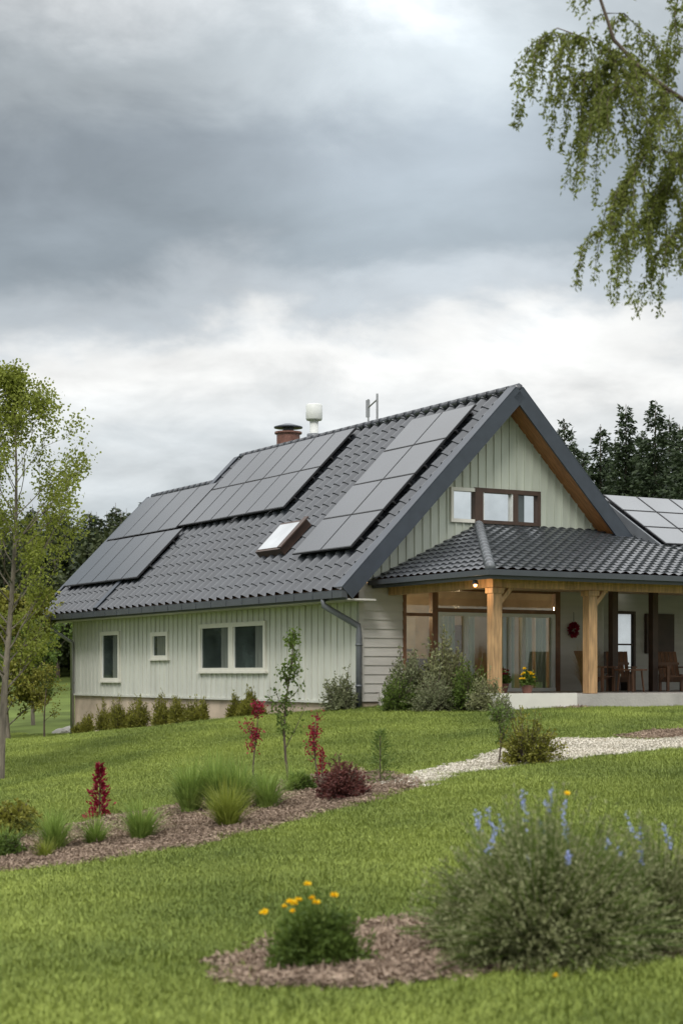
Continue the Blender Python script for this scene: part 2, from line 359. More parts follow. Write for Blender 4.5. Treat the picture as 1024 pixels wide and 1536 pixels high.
def poly(b,pts,y0,y1,mi=0):
    n=len(pts); v=[(p[0],y0,p[1]) for p in pts]+[(p[0],y1,p[1]) for p in pts]
    f=[tuple(range(n)),tuple(range(2*n-1,n-1,-1))]+[(i,i+n,(i+1)%n+n,(i+1)%n) for i in range(n)]
    b.add(v,f,mi)
poly(b,[(WA,ZG),(wx0,ZG),(wx0,roofz(wx0)),(WA,roofz(WA))],GU,GU+.12)
poly(b,[(wx1,ZG),(WB,ZG),(WB,roofz(WB)),(wx1,roofz(wx1))],GU,GU+.12)
poly(b,[(wx0,ZG),(wx1,ZG),(wx1,wz0),(wx0,wz0)],GU,GU+.12)
poly(b,[(wx0,wz1),(wx1,wz1),(wx1,roofz(wx1)),(AR,roofz(AR)),(wx0,roofz(wx0))],GU,GU+.12)
a=WA+.1
while a<WB:
    r=roofz(a)-.02
    if wx0-.06<a<wx1+.03:
        b.box(a,a+.035,GU-.028,GU,wz1+.06,r)
        b.box(a,a+.035,GU-.028,GU,ZG,wz0-.06)
    else: b.box(a,a+.035,GU-.028,GU,ZG,r)
    a+=.215
b.make('gable_wall_board_and_batten',M_gab,HS)
b=B()
b.box(wx0-.05,wx0+.02,GU-.06,GU+.1,wz0-.05,wz1+.05,0); b.box(wx0+.0,wx0+.62,GU-.055,GU+.1,wz1-.03,wz1+.05,0); b.box(wx0,wx0+.62,GU-.055,GU+.1,wz0-.05,wz0+.03,0)
b.box(wx0+.60,wx0+.82,GU-.07,GU+.1,wz0-.05,wz1+.07,1)
b.box(wx0+.82,wx1+.06,GU-.065,GU+.1,wz1-.03,wz1+.07,1); b.box(wx0+.82,wx1+.06,GU-.065,GU+.1,wz0-.05,wz0+.03,1)
b.box(wx1-.02,wx1+.06,GU-.07,GU+.1,wz0-.05,wz1+.07,1); b.box(wx1-.72,wx1-.58,GU-.062,GU+.1,wz0,wz1,1)
b.box(wx0+.82,wx0+.86,GU-.05,GU+.08,wz0,wz1,2); b.box(wx1-.76,wx1-.72,GU-.05,GU+.08,wz0,wz1,2)
b.make('gable_window_frame',[M_trim,M_dbrown,M_white],HS)
b=B(); b.box(wx0,wx1-.65,GU+.02,GU+.035,wz0,wz1,0); b.box(wx1-.65,wx1-.35,GU+.02,GU+.035,wz0,wz1,1); b.box(wx1-.35,wx1,GU+.02,GU+.035,wz0,wz1,0); b.make('gable_window_glass',[M_mirror,M_wglass],HS)
def win(nm,u0,u1,z0,z1,mull=False,cur=()):
    b=B(); x0=WA-.10; x1=WA-.035; t=.11
    b.box(x0,x1,u0,u1,z1-t,z1); b.box(x0,x1,u0,u1,z0,z0+t*.8); b.box(x0-.03,x1,u0-.06,u1+.06,z0-.05,z0-.002)
    b.box(x0+.002,x1,u0,u0+t,z0+t*.8,z1-t); b.box(x0+.002,x1,u1-t,u1,z0+t*.8,z1-t)
    if mull: c=(u0+u1)/2; b.box(x0+.002,x1,c-.13,c+.13,z0+t*.8,z1-t)
    seg=[(u0+t,(u0+u1)/2-.13),((u0+u1)/2+.13,u1-t)] if mull else [(u0+t,u1-t)]
    for s0,s1 in seg:
        for q in ((s0,s0+.05),(s1-.05,s1)): b.box(x0+.03,x1,q[0],q[1],z0+t*.8,z1-t,1)
    b.make(nm+'_frame',[M_trim,M_white],HS)
    b=B()
    for s0,s1 in seg:
        w_=s1-s0-.1; c0=s0+.05+w_*cur[0]
        b.box(x1-.018,x1-.008,s0+.05,c0,z0+t*.8,z1-t,1); b.box(x1-.018,x1-.008,c0+.0005,s1-.05,z0+t*.8,z1-t,0)
    b.make(nm+'_glass',[M_wglass,M_wcurt],HS)
win('bedroom_window',*WINS[0],True,[.28]); win('small_window',*WINS[1],False,[.75]); win('narrow_window',*WINS[2],False,[.35])
b=B()
def lap(a0,a1,z0,z1,u):
    z=z0
    while z<z1-.02:
        h=min(.2,z1-z); b.add([(a0,u-.03,z),(a1,u-.03,z),(a1,u-.005,z+h),(a0,u-.005,z+h),(a0,u+.1,z),(a1,u+.1,z),(a1,u+.1,z+h),(a0,u+.1,z+h)],
            [(0,1,2,3),(4,7,6,5),(0,4,5,1),(3,2,6,7),(0,3,7,4),(1,5,6,2)]); z+=.2
lap(WA,1.78,ZB,ZG-.003,GU); lap(6.12,WB,-.42,ZG-.003,GU)
b.box(WA-.07,WA+.06,GU-.05,GU-.031,ZB,ZG+.3)
b.make('porch_wall_lap_siding',M_lap,HS)
PF=-.42
b=B()
for a0,a1 in ((1.78,1.86),(2.55,2.70),(5.98,6.12)): b.box(a0,a1,GU-.04,GU+.1,PF,ZG-.003,0)
b.box(1.86,2.55,GU-.03,GU+.1,1.82,ZG-.005,0); b.box(2.70,5.98,GU-.03,GU+.1,1.86,ZG-.005,0); b.box(2.70,5.98,GU-.03,GU+.1,1.38,1.47,0); b.box(1.86,2.55,GU-.02,GU+.1,1.28,1.35,0)
b.box(4.32,4.40,GU-.02,GU+.09,1.47,1.86,0)
b.make('glazing_timber_frame',M_brown,HS)
b=B()
for a0 in (2.70,3.42,4.20,5.02,5.88): b.box(a0,a0+.09,GU-.045,GU+.07,PF+.06,1.38)
b.box(2.7,5.98,GU-.05,GU+.07,PF,PF+.08); b.box(2.79,5.88,GU-.042,GU+.06,1.30,1.378)
b.box(4.66,4.72,GU-.03,GU+.05,PF+.08,1.30)
b.make('patio_door_frame',M_white,HS)
b=B(); b.box(1.86,2.55,GU+.02,GU+.03,PF,1.82); b.box(2.7,5.98,GU+.02,GU+.03,PF+.07,1.86); b.make('patio_door_glass',M_glass,HS)
b=B(); b.box(WA+.1,WB-.1,4.6,4.7,PF,2.3,0); b.box(WA+.1,WB-.1,GU+.15,4.7,PF-.1,PF-.02,1); b.box(WA+.1,WB-.1,GU+.15,4.7,2.1,2.2,0); b.box(WA+.1,WA+.15,GU+.15,4.6,PF,2.1,0); b.box(WB-.15,WB-.1,GU+.15,4.6,PF,2.1,0)
b.box(2.9,4.2,2.6,3.4,PF,.35,1); b.box(5.0,5.7,3.8,4.4,PF,1.2,1); b.box(2.0,2.5,2.0,2.4,PF,.5,1); b.box(3.2,4.6,4.5,4.58,.6,1.4,2)
b.make('interior_room',[M_in,M_dbrown,M_conc],HS)
b=B()
for c0,c1 in ((2.82,3.3),(3.53,3.85),(4.32,4.95),(5.15,5.45),(5.55,5.88)):
    xs_=np.linspace(c0,c1,36); yy=GU+.2+.035*np.sin(xs_*62)
    for i in range(35): b.add([(xs_[i],yy[i],PF),(xs_[i+1],yy[i+1],PF),(xs_[i+1],yy[i+1],1.36),(xs_[i],yy[i],1.36)],[(0,1,2,3)])
b.make('curtain',M_curt,HS)
# porch
CA,CU,CZ=.98,-3.92,2.03; s1=1.34/4.52; s2=1.34/2.84; HA,HU=3.82,.6
n1=math.hypot(1,s1); n2=math.hypot(1,s2)
hipn=np.array([-(HU-CU),(HA-CA),0.])
kw=dict(per=.26,row=.26,amp=.04,step=.035,pw=1.4)
tiles('porch_roof_front',(CA,CU,CZ),(1,0,0),(0,1/n1,s1/n1),7.1,4.52*n1,M_slate,[((CA,CU,0),tuple(hipn))],**kw)
tiles('porch_roof_front_wing',(CA+7.1,CU,CZ),(1,0,0),(0,1/n1,s1/n1),12,3.1*n1,M_slate,(),**kw)
tiles('porch_roof_side',(CA,CU,CZ),(0,1,0),(1/n2,0,s2/n2),4.5,2.84*n2,M_slate,[((CA,CU,0),tuple(-hipn))],**kw)
b=B()
for k in range(14):
    t0=k/14; t1=(k+1.08)/14; p=lambda t:(CA+(HA-CA)*t,CU+(HU-CU)*t,CZ+1.34*t+.055)
    q=np.array(p(t1)); q[2]-=.015; b.tube([p(t0),q],[.11,.085],10)
b.make('porch_hip_cap',M_hip,HS,True)
b=B()
b.add([(CA,CU,CZ-.02),(20,CU,CZ-.02),(20,GU,CZ-.02+4.4*s1),(HA,GU,CZ-.02+4.4*s1)],[(0,1,2,3)]); b.add([(CA,CU,CZ-.021),(HA,GU,CZ-.021+2.7*s2),(CA,GU,CZ-.021)],[(0,1,2)])
b.make('porch_roof_deck',M_soff,HS)
b=B(); b.box(CA+.06,20,CU+.06,GU-.05,CZ-.12,CZ-.09); b.make('porch_ceiling',M_ceil,HS)
b=B(); b.box(CA-.02,20,CU-.02,CU+.03,CZ-.17,CZ+.02); b.box(CA-.02,CA+.03,CU+.03,GU-.05,CZ-.17,CZ+.02); b.box(CA-.12,20,CU-.12,CU-.021,CZ-.1,CZ+.0); b.box(CA-.12,CA-.021,CU-.021,GU-.05,CZ-.1,CZ+.0)
b.make('porch_gutter',M_gut,HS)
PX,PY=1.45,-3.4
b=B(); b.box(PX-.1,20,PY-.08,PY+.08,1.72,CZ-.121); b.box(PX-.08,PX+.08,PY+.08,GU-.06,1.72,CZ-.122)
for pa_ in (PX,3.86,7.2,10.5): b.box(pa_-.11,pa_+.11,PY-.11,PY+.11,PF,1.718)
for pa_ in (PX,3.86):
    b.obox((pa_+.11,PY-.05,1.35),(.33,0,.36),(0,.1,0),(-.07,0,.07))
    b.box(pa_-.14,pa_+.14,PY-.14,PY+.14,1.60,1.72-.004)
o=b.make('porch_post_and_beam',M_wood,HS); md=o.modifiers.new('bv','BEVEL'); md.width=.012; md.segments=2
b=B()
for pa_ in (6.9,8.1): b.box(pa_-.08,pa_+.08,-.5,-.34,PF,1.9)
b.make('inner_porch_post',M_dbrown,HS)
b=B(); b.box(1.15,20,-3.75,1.75,-1.3,PF-.003); b.make('patio_slab',M_conc,HS)
b=B(); b.box(1.1,3.2,-3.82,-3.751,-.75,PF+.02); b.box(1.08,1.149,-3.82,.4,-.75,PF+.02); b.make('patio_edge_board',M_trim,HS)
# wing
b=B(); b.box(WB+.05,20,1.8,1.95,PF,3.3,0); b.box(8.1,20,2.0,6.5,-1.2,2.9,0); b.make('wing_wall',M_lap,HS)
WU0,WZ0,WU1,WZ1=-.9,2.93,1.49,4.33
b=B(); ws=(WZ1-WZ0)/(WU1-WU0)
slab(b,(8.0,WU0,WZ0),(12,0,0),(0,WU1-WU0,WZ1-WZ0),.14,0); slab(b,(8.0,2*WU1-WU0+2,WZ0-1.17),(12,0,0),(0,-(WU1-WU0+2),(WZ1-WZ0)+1.17),.14,0)
b.make('wing_roof',M_tile,HS)
b=B(); L=math.hypot(WU1-WU0,WZ1-WZ0); d=np.array([0,(WU1-WU0)/L,(WZ1-WZ0)/L]); up=np.array([0,-d[2],d[1]])
b.obox(np.array([7.95,WU0,WZ0])-up*.22,d*L,(.05,0,0),up*.25); b.box(8,20,WU0-.04,WU0,WZ0-.2,WZ0+.01); b.make('wing_bargeboard',M_pipe,HS)
b=B(); b2=B()
for r in range(3):
    for c in range(11):
        o=np.array([8.08+c*1.05,WU0,WZ0])+d*(.06+r*.9)+up*.05
        b.obox(o,(1.02,0,0),d*.87,up*.03,0); b2.obox(o+np.array([.025,0,0])+d*.025+up*.03,(.97,0,0),d*.82,up*.006)
b.make('wing_solar_panel_frames',[M_frame,M_white],HS); b2.make('wing_solar_panel_glass',M_panel2,HS)
b=B(); b.box(8.68,8.74,1.72,1.8,PF,1.55); b.box(9.3,9.36,1.72,1.8,PF,1.55); b.box(8.74,9.3,1.72,1.8,1.48,1.55); b.box(8.74,9.3,1.72,1.8,PF,-.1); b.box(8.74,9.3,1.74,1.8,.7,.74)
b.box(7.9,8.3,1.7,1.8,.9,1.4); b.box(9.7,10.6,1.7,1.8,.5,1.5)
b.make('wing_door_frame',M_dbrown,HS)
b=B(); b.box(8.74,9.3,1.78,1.797,-.1,1.48); b.make('wing_door_glass',M_mirror,HS)
# solar arrays on main roof
dS=np.array([cs,0,sn]); upS=np.array([-sn,0,cs])
fr=B(); gl=B()
def array(u0,u1,a0,a1,nc,nr):
    Ls=(a1-a0)/cs; hu=(u1-u0)/nc; hs=Ls/nr
    for i in range(nc):
        for j in range(nr):
            o=np.array([0,0,ZE])+dS*(a0/cs+j*hs+.012)+np.array([0,u0+i*hu+.012,0])+upS*.185
            fr.obox(o,(0,hu-.024,0),dS*(hs-.024),upS*.045)
            tl=upS*R.uniform(-.004,.004)
            o2=o+dS*.022+np.array([0,.022,0])+upS*.042
            gl.obox(o2,(0,hu-.068,0)+tl,dS*(hs-.068),upS*.008)
    for j in range(nr*2):
        o=np.array([0,u0-.05,ZE])+dS*(a0/cs+(j+.5)*hs/2)+upS*.115
        fr.obox(o,(0,u1-u0+.1,0),dS*.04,upS*.07)
array(1.0,3.75,.84,4.20,2,4); array(6.8,13.25,2.25,4.40,6,2); array(13.3,18.5,2.2,3.58,4,1); array(12.7,18.5,.74,2.16,5,1)
fr.make('solar_panel_frames',M_frame,HS); gl.make('solar_panel_glass',M_panel,HS)
# skylight
b=B(); o=np.array([0,4.65,ZE])+dS*(1.02/cs)+upS*.05
b.obox(o,(0,1.3,0),dS*1.05,upS*.19,0); b.obox(o+upS*.19+np.array([0,.14,0])+dS*.07,(0,1.1,0),dS*.9,upS*.012,1)
b.obox(o+upS*.22+np.array([0,-.12,0]),(0,.2,0),dS*1.08,upS*.03,0)
b.make('skylight',[M_dbrown,M_mirror],HS)
# chimneys
b=B(); c=lambda z,da=.5:(AR+da,12.0,z)
b.tube([c(5.4),c(6.95)],.34,20,0); b.tube([c(6.95),c(7.0)],.40,20,0); b.tube([c(7.0),c(7.12)],.16,14,1); b.tube([c(7.12),c(7.15),c(7.24)],[.42,.42,.12],20,1)
b.make('chimney_flue',[M_copper,M_dark],HS,False)
b=B(); c=lambda z:(AR+.3,10.1,z)
b.tube([c(5.8),c(7.12)],.12,12,0); b.tube([c(6.55),c(6.7)],.2,12,1); b.tube([c(7.08),c(7.12),c(7.5),c(7.53)],[.21,.23,.23,.20],18,0)
b.make('vent_pipe',[M_white,M_pipe],HS,True)
b=B(); 
b.tube([(AR+.15,6.9,ZR-.1),(AR+.15,6.9,ZR+.82)],.025,8); b.tube([(AR+.15,6.45,ZR-.1),(AR+.15,6.45,ZR+.9)],.03,8); b.tube([(AR+.15,6.9,ZR+.6),(AR+.15,6.45,ZR+.75)],.02,8); b.tube([(AR+.15,6.9,ZR+.1),(AR+.15,6.45,ZR+.15)],.02,8); b.box(AR+.12,AR+.18,6.87,6.98,ZR+.35,ZR+.8)
b.make('antenna_bracket',M_steel,HS)
# lamps
b=B(); 
def ball(b,c,r,mi=0,n=10):
    V=[];f=[]
    for i in range(n+1):
        for j in range(n*2):
            t=math.pi*i/n; p=math.pi*j/n; V.append((c[0]+r*math.sin(t)*math.cos(p),c[1]+r*math.sin(t)*math.sin(p),c[2]+r*math.cos(t)))
    m=n*2
    for i in range(n):
        for j in range(m): f.append((i*m+j,(i+1)*m+j,(i+1)*m+(j+1)%m,i*m+(j+1)%m))
    b.add(V,f,mi)
M_bulb=emis('warm_bulb',(1,.45,.15),9)
lam=(1.05,-3.3,1.76)
ball(b,lam,.035,0); b.tube([(lam[0],lam[1],1.78),(lam[0],lam[1],1.86),(lam[0],lam[1],1.93)],[.07,.05,.03],10,1)
for (a_,u_) in ((2.15,1.6),(2.3,2.4)): ball(b,(a_,u_,1.62),.045,0); b.tube([(a_,u_,1.65),(a_,u_,2.1)],.012,6,1)
b.make('porch_lamp',[M_bulb,M_dark],HS)
for p,e in ((lam,6),((2.2,1.9,1.5),55),((4.5,2.5,1.7),55)):
    l=bpy.data.lights.new('lamp_glow','POINT'); l.energy=e; l.color=(1,.68,.42); l.shadow_soft_size=.08; o=bpy.data.objects.new('lamp_glow',l); sc.collection.objects.link(o); o.parent=HS; o.location=(p[0],p[1],p[2]-.12)

def LW(a,u,z=None):
    p=E0+a*VX+u*UX; return np.array([p[0],p[1],Hs(p[0],p[1]) if z is None else z])
# ------------------------------------------------------------------ plants
def bush(name,base,rx,h,ns,nl,ll,lw,mats,up=.0,lift=.0,stemr=.004,extra=None,inner=.45,seed=0,rough=1.0):
    rr=np.random.RandomState(seed+5); base=np.array(base,float)
    th=rr.uniform(0,2*math.pi,ns); ph=np.arccos(rr.uniform(0.02,1,ns))
    rad=rr.uniform(.68,1,ns)*(1+rough*(.13*np.sin(3*th+seed)+.10*np.sin(5*th+4*ph+seed)+.08*np.sin(9*th+7*ph)))
    tip=np.stack([rx*np.sin(ph)*np.cos(th)*rad,rx*np.sin(ph)*np.sin(th)*rad,h*(lift+(1-lift)*np.cos(ph)*rad)],1)
    root=tip*np.array([.18,.18,0]); b=B()
    t=rr.uniform(inner,1.0,(ns,nl)); mid=(root+tip)/2+np.array([0,0,1])*h*.12
    def at(t): t=t[...,None]; return (1-t)**2*root[:,None]+2*t*(1-t)*mid[:,None]+t*t*tip[:,None]
    P=at(t).reshape(-1,3)+rr.normal(size=(ns*nl,3))*ll*.25
    dr=np.repeat(unit(tip-mid),nl,0)*.7+rr.normal(size=(ns*nl,3))*.7; dr[:,2]+=up
    b.quads(leaves(P,dr,ll*rr.uniform(.6,1.25,ns*nl),lw*rr.uniform(.7,1.2,ns*nl)),0)
    st=at(np.tile(np.linspace(0,1,5),(ns,1)))
    sd=unit(np.cross(tip,rr.normal(size=(ns,3))))*stemr
    q=np.stack([st[:,:-1]-sd[:,None],st[:,:-1]+sd[:,None],st[:,1:]+sd[:,None]*.7,st[:,1:]-sd[:,None]*.7],2).reshape(-1,4,3)
    b.quads(q,1)
    if extra: extra(b,tip,rr)
    return b.make(name,mats,loc=base)
def tuft(name,base,h,spread,n,w,m,seed=0):
    rr=np.random.RandomState(seed); a=rr.uniform(0,6.28,n); hh=h*rr.uniform(.45,1.1,n); r0=spread*.22*rr.uniform(0,1,n); s=spread*rr.uniform(.1,1.15,n)
    d=np.stack([np.cos(a),np.sin(a),0*a],1); sd=np.stack([-np.sin(a),np.cos(a),0*a],1)
    pts=[]
    for t in np.linspace(0,1,6): pts.append(d*(r0+s*t**1.5)[:,None]+np.array([0,0,1])*(hh*(t-.34*t**3*s/spread))[:,None]*1.1)
    b=B()
    for i in range(5):
        w0=w*(1-i/5.2)/2; w1=w*(1-(i+1)/5.2)/2
        b.quads(np.stack([pts[i]-sd*w0,pts[i]+sd*w0,pts[i+1]+sd*w1,pts[i+1]-sd*w1],1))
    return b.make(name,m,loc=base)
def blue_(k):
    def blue(b,tip,rr):
        idx=np.where(tip[:,2]>.5*tip[:,2].max())[0]; idx=rr.choice(idx,k,replace=False)
        for i in idx:
            p0=tip[i]; l=rr.uniform(.08,.24); d=unit(np.array([rr.normal()*.2,rr.normal()*.2,1])); p1=p0+d*l
            b.tube([p0,p1],[.002,.001],4,1)
            n=rr.randint(14,46); t=rr.uniform(.3,1.05,n); P=p0+d*l*t[:,None]+rr.normal(size=(n,3))*.006
            b.quads(leaves(P,rr.normal(size=(n,3))+d*.6,.019,.014),2)
    return blue
g=G(815,1442); bush('catmint_bush',g,.80,.86,3000,20,.034,.013,[M_sage,M_leafA,M_blue],up=.4,extra=blue_(17),seed=1,inner=.35,rough=1.2)
g2=G(990,1422); bush('catmint_bush',g2,.52,.70,1500,18,.034,.013,[M_sage,M_leafA,M_blue],up=.4,seed=3,extra=blue_(4),rough=1.2)
def flowers(k,m=2,s=.03,rise=.04,zmin=.5):
    def f(b,tip,rr):
        idx=np.where(tip[:,2]>zmin*tip[:,2].max())[0]
        for i in rr.choice(idx,min(k,len(idx)),replace=False):
            p=tip[i]+np.array([0,0,rise*rr.uniform(.4,1.6)]); b.tube([tip[i],p],[.003,.002],4,1)
            n=26; d=rr.normal(size=(n,3)); d[:,2]=np.abs(d[:,2])*.6+.1; b.quads(leaves(np.repeat(p[None],n,0),d,s*rr.uniform(.7,1.2),s*.6),m)
    return f
g=G(470,1458); bush('yellow_flower_plant',g,.29,.42,560,16,.042,.018,[M_leafA,M_leafA,M_yel],up=.3,extra=flowers(9,s=.028,rise=.05,zmin=.65),seed=2,rough=1.5)
def blossom(name,p,h,s=.03,lean=0.):
    b=B(); top=np.array([lean,0,h]); b.tube([(0,0,0),top*.5+np.array([lean*.2,0,0]),top],[.003,.003,.002],5,0); n=30; d=R.normal(size=(n,3)); d[:,2]=np.abs(d[:,2]); b.quads(leaves(np.repeat(top[None],n,0),d,s,s*.6),1); return b.make(name,[M_leafA,M_yel],loc=p)
g=G(430,1460); blossom('yellow_flower',g,.34,.032,-.13); g=G(833,1480); blossom('yellow_flower',g,.05,.022)
g=G(850,1425); blossom('yellow_flower',g,.95,.025)
def T_(px,py,h,sp,n,w=.012,m=None,sd=0): tuft('ornamental_grass',G(px,py),h,sp,n,w,m or M_tuft,sd)
T_(285,1225,.74,.42,460,.020,M_tuft,1);T_(325,1222,.78,.42,460,.020,M_tuft,12);T_(358,1220,.70,.40,400,.02,M_tuft,14); T_(342,1245,.58,.46,460,.017,M_leafY,2);T_(400,1218,.55,.42,400,.017,M_tuft,3); T_(212,1264,.52,.42,400,.015,M_tuft,4); T_(82,1282,.55,.38,380,.016,M_tuft,5); T_(143,1272,.38,.30,300,.014,M_tuft,6); T_(440,1192,.42,.34,240,.014,M_tuft,7); T_(68,1292,.28,.22,180,.012,M_leafY,8); T_(5,1287,.38,.34,260,.014,M_tuft,9)
bush('low_shrub',G(25,1255),.40,.42,380,14,.06,.035,[M_yew,M_bark],seed=11); bush('low_shrub',G(2,1290),.3,.3,260,12,.05,.025,[M_leafA,M_bark],seed=12); bush('low_shrub',G(455,1190),.22,.26,200,12,.045,.025,[M_leafA,M_bark],seed=15)
bush('maroon_shrub',G(513,1202),.33,.50,420,14,.045,.022,[M_maroon,M_bark],seed=13,rough=1.6)
def spire(name,base,h,r,n,m,ll=.05,lw=.025,low=.1,seed=0,lean=0):
    rr=np.random.RandomState(seed+50); b=B(); t=rr.uniform(low,1,n); a=rr.uniform(0,6.28,n); rad=r*(1-t)**.7*rr.uniform(.1,1,n)*(1+.45*np.sin(t*27+a*2))
    P=np.stack([rad*np.cos(a)+lean*t,rad*np.sin(a),t*h],1); d=np.stack([np.cos(a),np.sin(a),rr.uniform(-.3,1.6,n)],1)
    b.quads(leaves(P,d,ll*rr.uniform(.5,1.3,n),lw),0); b.tube([(0,0,-.03),(lean*.5,0,h*.5),(lean*.9,0,h*.92)],[.012,.009,.004],6,1); return b.make(name,[m,M_bark],loc=base)
spire('red_spire_plant',G(150,1230),.68,.15,520,M_red,.06,.034,.02,1)
spire('dwarf_conifer',G(570,1180),.70,.20,480,M_leafA,.10,.013,.02,2)
def stick(name,base,h,n,m,mw,seed,ll=.05,lw=.03,crown=.3,low=.35,br=9):
    rr=np.random.RandomState(seed); b=B(); ks=np.linspace(0,1,7); tr=np.stack([.03*h*np.sin(ks*5+seed),.02*h*np.cos(ks*4),ks*h],1)
    b.tube(tr,np.linspace(.016,.004,7)*(.6+h*.35),6,1)
    for k in range(br):
        t=rr.uniform(low,.97); p=np.array([np.interp(t,ks,tr[:,i]) for i in range(3)]); a=rr.uniform(0,6.28); l=crown*(1.15-t)*rr.uniform(.6,1.2)
        q=p+np.array([math.cos(a)*l*.55,math.sin(a)*l*.55,l*rr.uniform(.5,1.1)]); b.tube([p,(p+q)/2+np.array([0,0,-.02]),q],[.007,.005,.002],5,1)
        m_=n//br; tt=rr.uniform(.15,1.05,m_); P=p+(q-p)*tt[:,None]+rr.normal(size=(m_,3))*.035; b.quads(leaves(P,rr.normal(size=(m_,3)),ll*rr.uniform(.6,1.2,m_),lw),0)
    return b.make(name,[m,mw],loc=base)
stick('sapling',G(433,1180),2.1,900,M_leafA,M_bark,3,.055,.034,.55,.22,24)
stick('red_flowering_shrub',G(383,1172),1.12,420,M_red,M_bark,4,.045,.03,.34,.35,12)
stick('red_flowering_shrub',G(474,1182),.98,260,M_red,M_bark,8,.045,.028,.26,.35,9)
spire('red_spire_plant',G(483,1172),.42,.08,150,M_red,.045,.026,.2,5)
bush('path_shrub',G(790,1148),.44,.68,300,15,.048,.028,[M_yew,M_bark],seed=21,inner=.4,rough=1.7); stick('sapling',G(748,1150),.85,420,M_leafA,M_bark,31,.05,.028,.45,.2,14)
bush('sage_plant',G(752,1085),.24,.55,220,14,.045,.022,[M_grey,M_bark],seed=22)
def hb(name,a,u,rx,h,ns,m,seed,ll=.06,lw=.03,nl=14,sp=False,up=.3):
    p=LW(a,u); 
    return bush(name,p,rx,h,ns,nl,ll,lw,[m,M_bark],up=up,seed=seed,rough=1.5)
for i,(a,u,rx,h) in enumerate(((.0,15.2,.40,.60),(-.1,13.0,.42,.95),(-.2,12.0,.42,.92),(-.15,10.9,.42,.95),(-.2,9.2,.42,.85),(-.2,8.2,.42,.85),(-.25,7.0,.46,.72),(-.1,4.7,.36,.78),(-.2,4.1,.36,.5))):
    for k in range(3): hb('foundation_shrub',a+.12*math.sin(k*2+i),u+.2*(k-1),rx*.55,h*(.75+.25*math.sin(i*3+k*2)),170,M_yew,30+i*3+k,.08,.024,12,up=.9)
hb('corner_shrub',.15,.5,.42,.85,280,M_grey,61,.06,.035); hb('leafy_shrub',.75,-1.3,.5,1.25,420,M_grey,62,.07,.04); hb('leafy_shrub',1.2,-1.9,.6,1.5,560,M_sage,63,.075,.045); hb('leafy_shrub',1.15,-2.9,.5,1.0,380,M_leafA,64,.06,.035); hb('leafy_shrub',.4,-1.5,.5,.7,340,M_leafA,65,.06,.03); hb('leafy_shrub',1.1,-3.6,.42,.7,260,M_sage,66,.06,.03); hb('leafy_shrub',.6,-2.5,.5,.8,300,M_grey,67,.06,.03)
for i,(px,py) in enumerate(((830,1056),(925,1054),(1003,1046),(855,1056))): bush('low_shrub',G(px,py),.28,.16 if i!=2 else .35,150,12,.04,.02,[M_leafA,M_bark],seed=70+i)
def pot(a,u,m,r=.16,h=.25,seed=0,fl=None):
    p=LW(a,u,PF); b=B(); b.tube([(0,0,0),(0,0,h*.8),(0,0,h)],[r*.7,r,r*1.1],14,0); b.make('flower_pot',[M_copper],loc=p)
    bush('potted_flowers',p+np.array([0,0,h]),r*1.5,.32,110,12,.05,.03,[M_leafA,M_leafA,m],seed=seed,extra=flowers(14,s=.05,rise=.02,zmin=.3))
pot(3.05,-1.2,M_yel,.16,.25,81); pot(3.0,-1.5,M_red,.13,.2,82); pot(2.4,-3.2,M_yel,.12,.18,83)
tuft('dry_grass_clump',LW(5.35,-1.4,PF),1.25,.45,700,.014,M_straw,7)
p=LW(6.45,GU-.12,1.02); b=B(); n=420; d=R.normal(size=(n,3)); b.quads(leaves(unit(d)*np.array([.11,.08,.16])*R.uniform(.4,1,n)[:,None],d,.06,.04),0); b.tube([(0,0,.1),(0,0,.42)],.008,6,1); b.make('hanging_flower_basket',[M_red,M_dark],loc=p)
def chair(a,u,rz):
    b=B(); M=[M_brown]
    for x in (-.27,.27):
        b.box(x-.03,x+.03,-.25,-.19,0,.55); b.box(x-.03,x+.03,.2,.26,0,.4); b.box(x-.06,x+.06,-.3,.3,.55,.58)
    for k in range(5): b.box(-.27,.27,-.24+k*.1,-.16+k*.1,.34-.03*k,.365-.03*k)
    for k in range(5): b.obox((-.26+k*.105,.22,.22),(.09,0,0),(0,.28,.72),(0,.025,-.01))
    b.box(-.27,.27,.36,.385,.62,.68)
    o=b.make('patio_chair',M,loc=LW(a,u,PF)); o.rotation_euler=(0,0,rz+math.radians(30)); return o
chair(6.35,-.6,.4); chair(7.3,-.2,-.5); chair(8.6,-.6,-.3)
b=B(); b.tube([(0,0,.48),(0,0,.52)],.38,20); 
for k in range(4): b.tube([(.25*math.cos(k*1.57),.25*math.sin(k*1.57),.48),(.3*math.cos(k*1.57),.3*math.sin(k*1.57),0)],.025,6)
b.make('patio_table',M_brown,loc=LW(6.85,-1.1,PF))
b=B(); b.box(-.7,.7,-.2,.2,.42,.47); b.box(-.7,-.62,-.2,.2,0,.42); b.box(.62,.7,-.2,.2,0,.42); b.box(-.7,.7,.18,.22,.47,.95); o=b.make('garden_bench',M_dbrown,loc=LW(8.0,1.2,PF)); o.rotation_euler=(0,0,math.radians(30))
def rock(name,p,r,seed):
    rr=np.random.RandomState(seed); bm=bmesh.new(); bmesh.ops.create_icosphere(bm,subdivisions=3,radius=r)
    for v in bm.verts:
        c=v.co.copy(); k=1+.18*math.sin(c.x*9/r*.3+seed)+.14*math.sin(c.y*11/r*.3+seed*2)+.04*rr.normal(); v.co=Vector((c.x*k*1.3,c.y*k,c.z*k*.65))
    me=bpy.data.meshes.new(name); bm.to_mesh(me); bm.free(); me.materials.append(M_conc); o=bpy.data.objects.new(name,me); sc.collection.objects.link(o); o.location=p
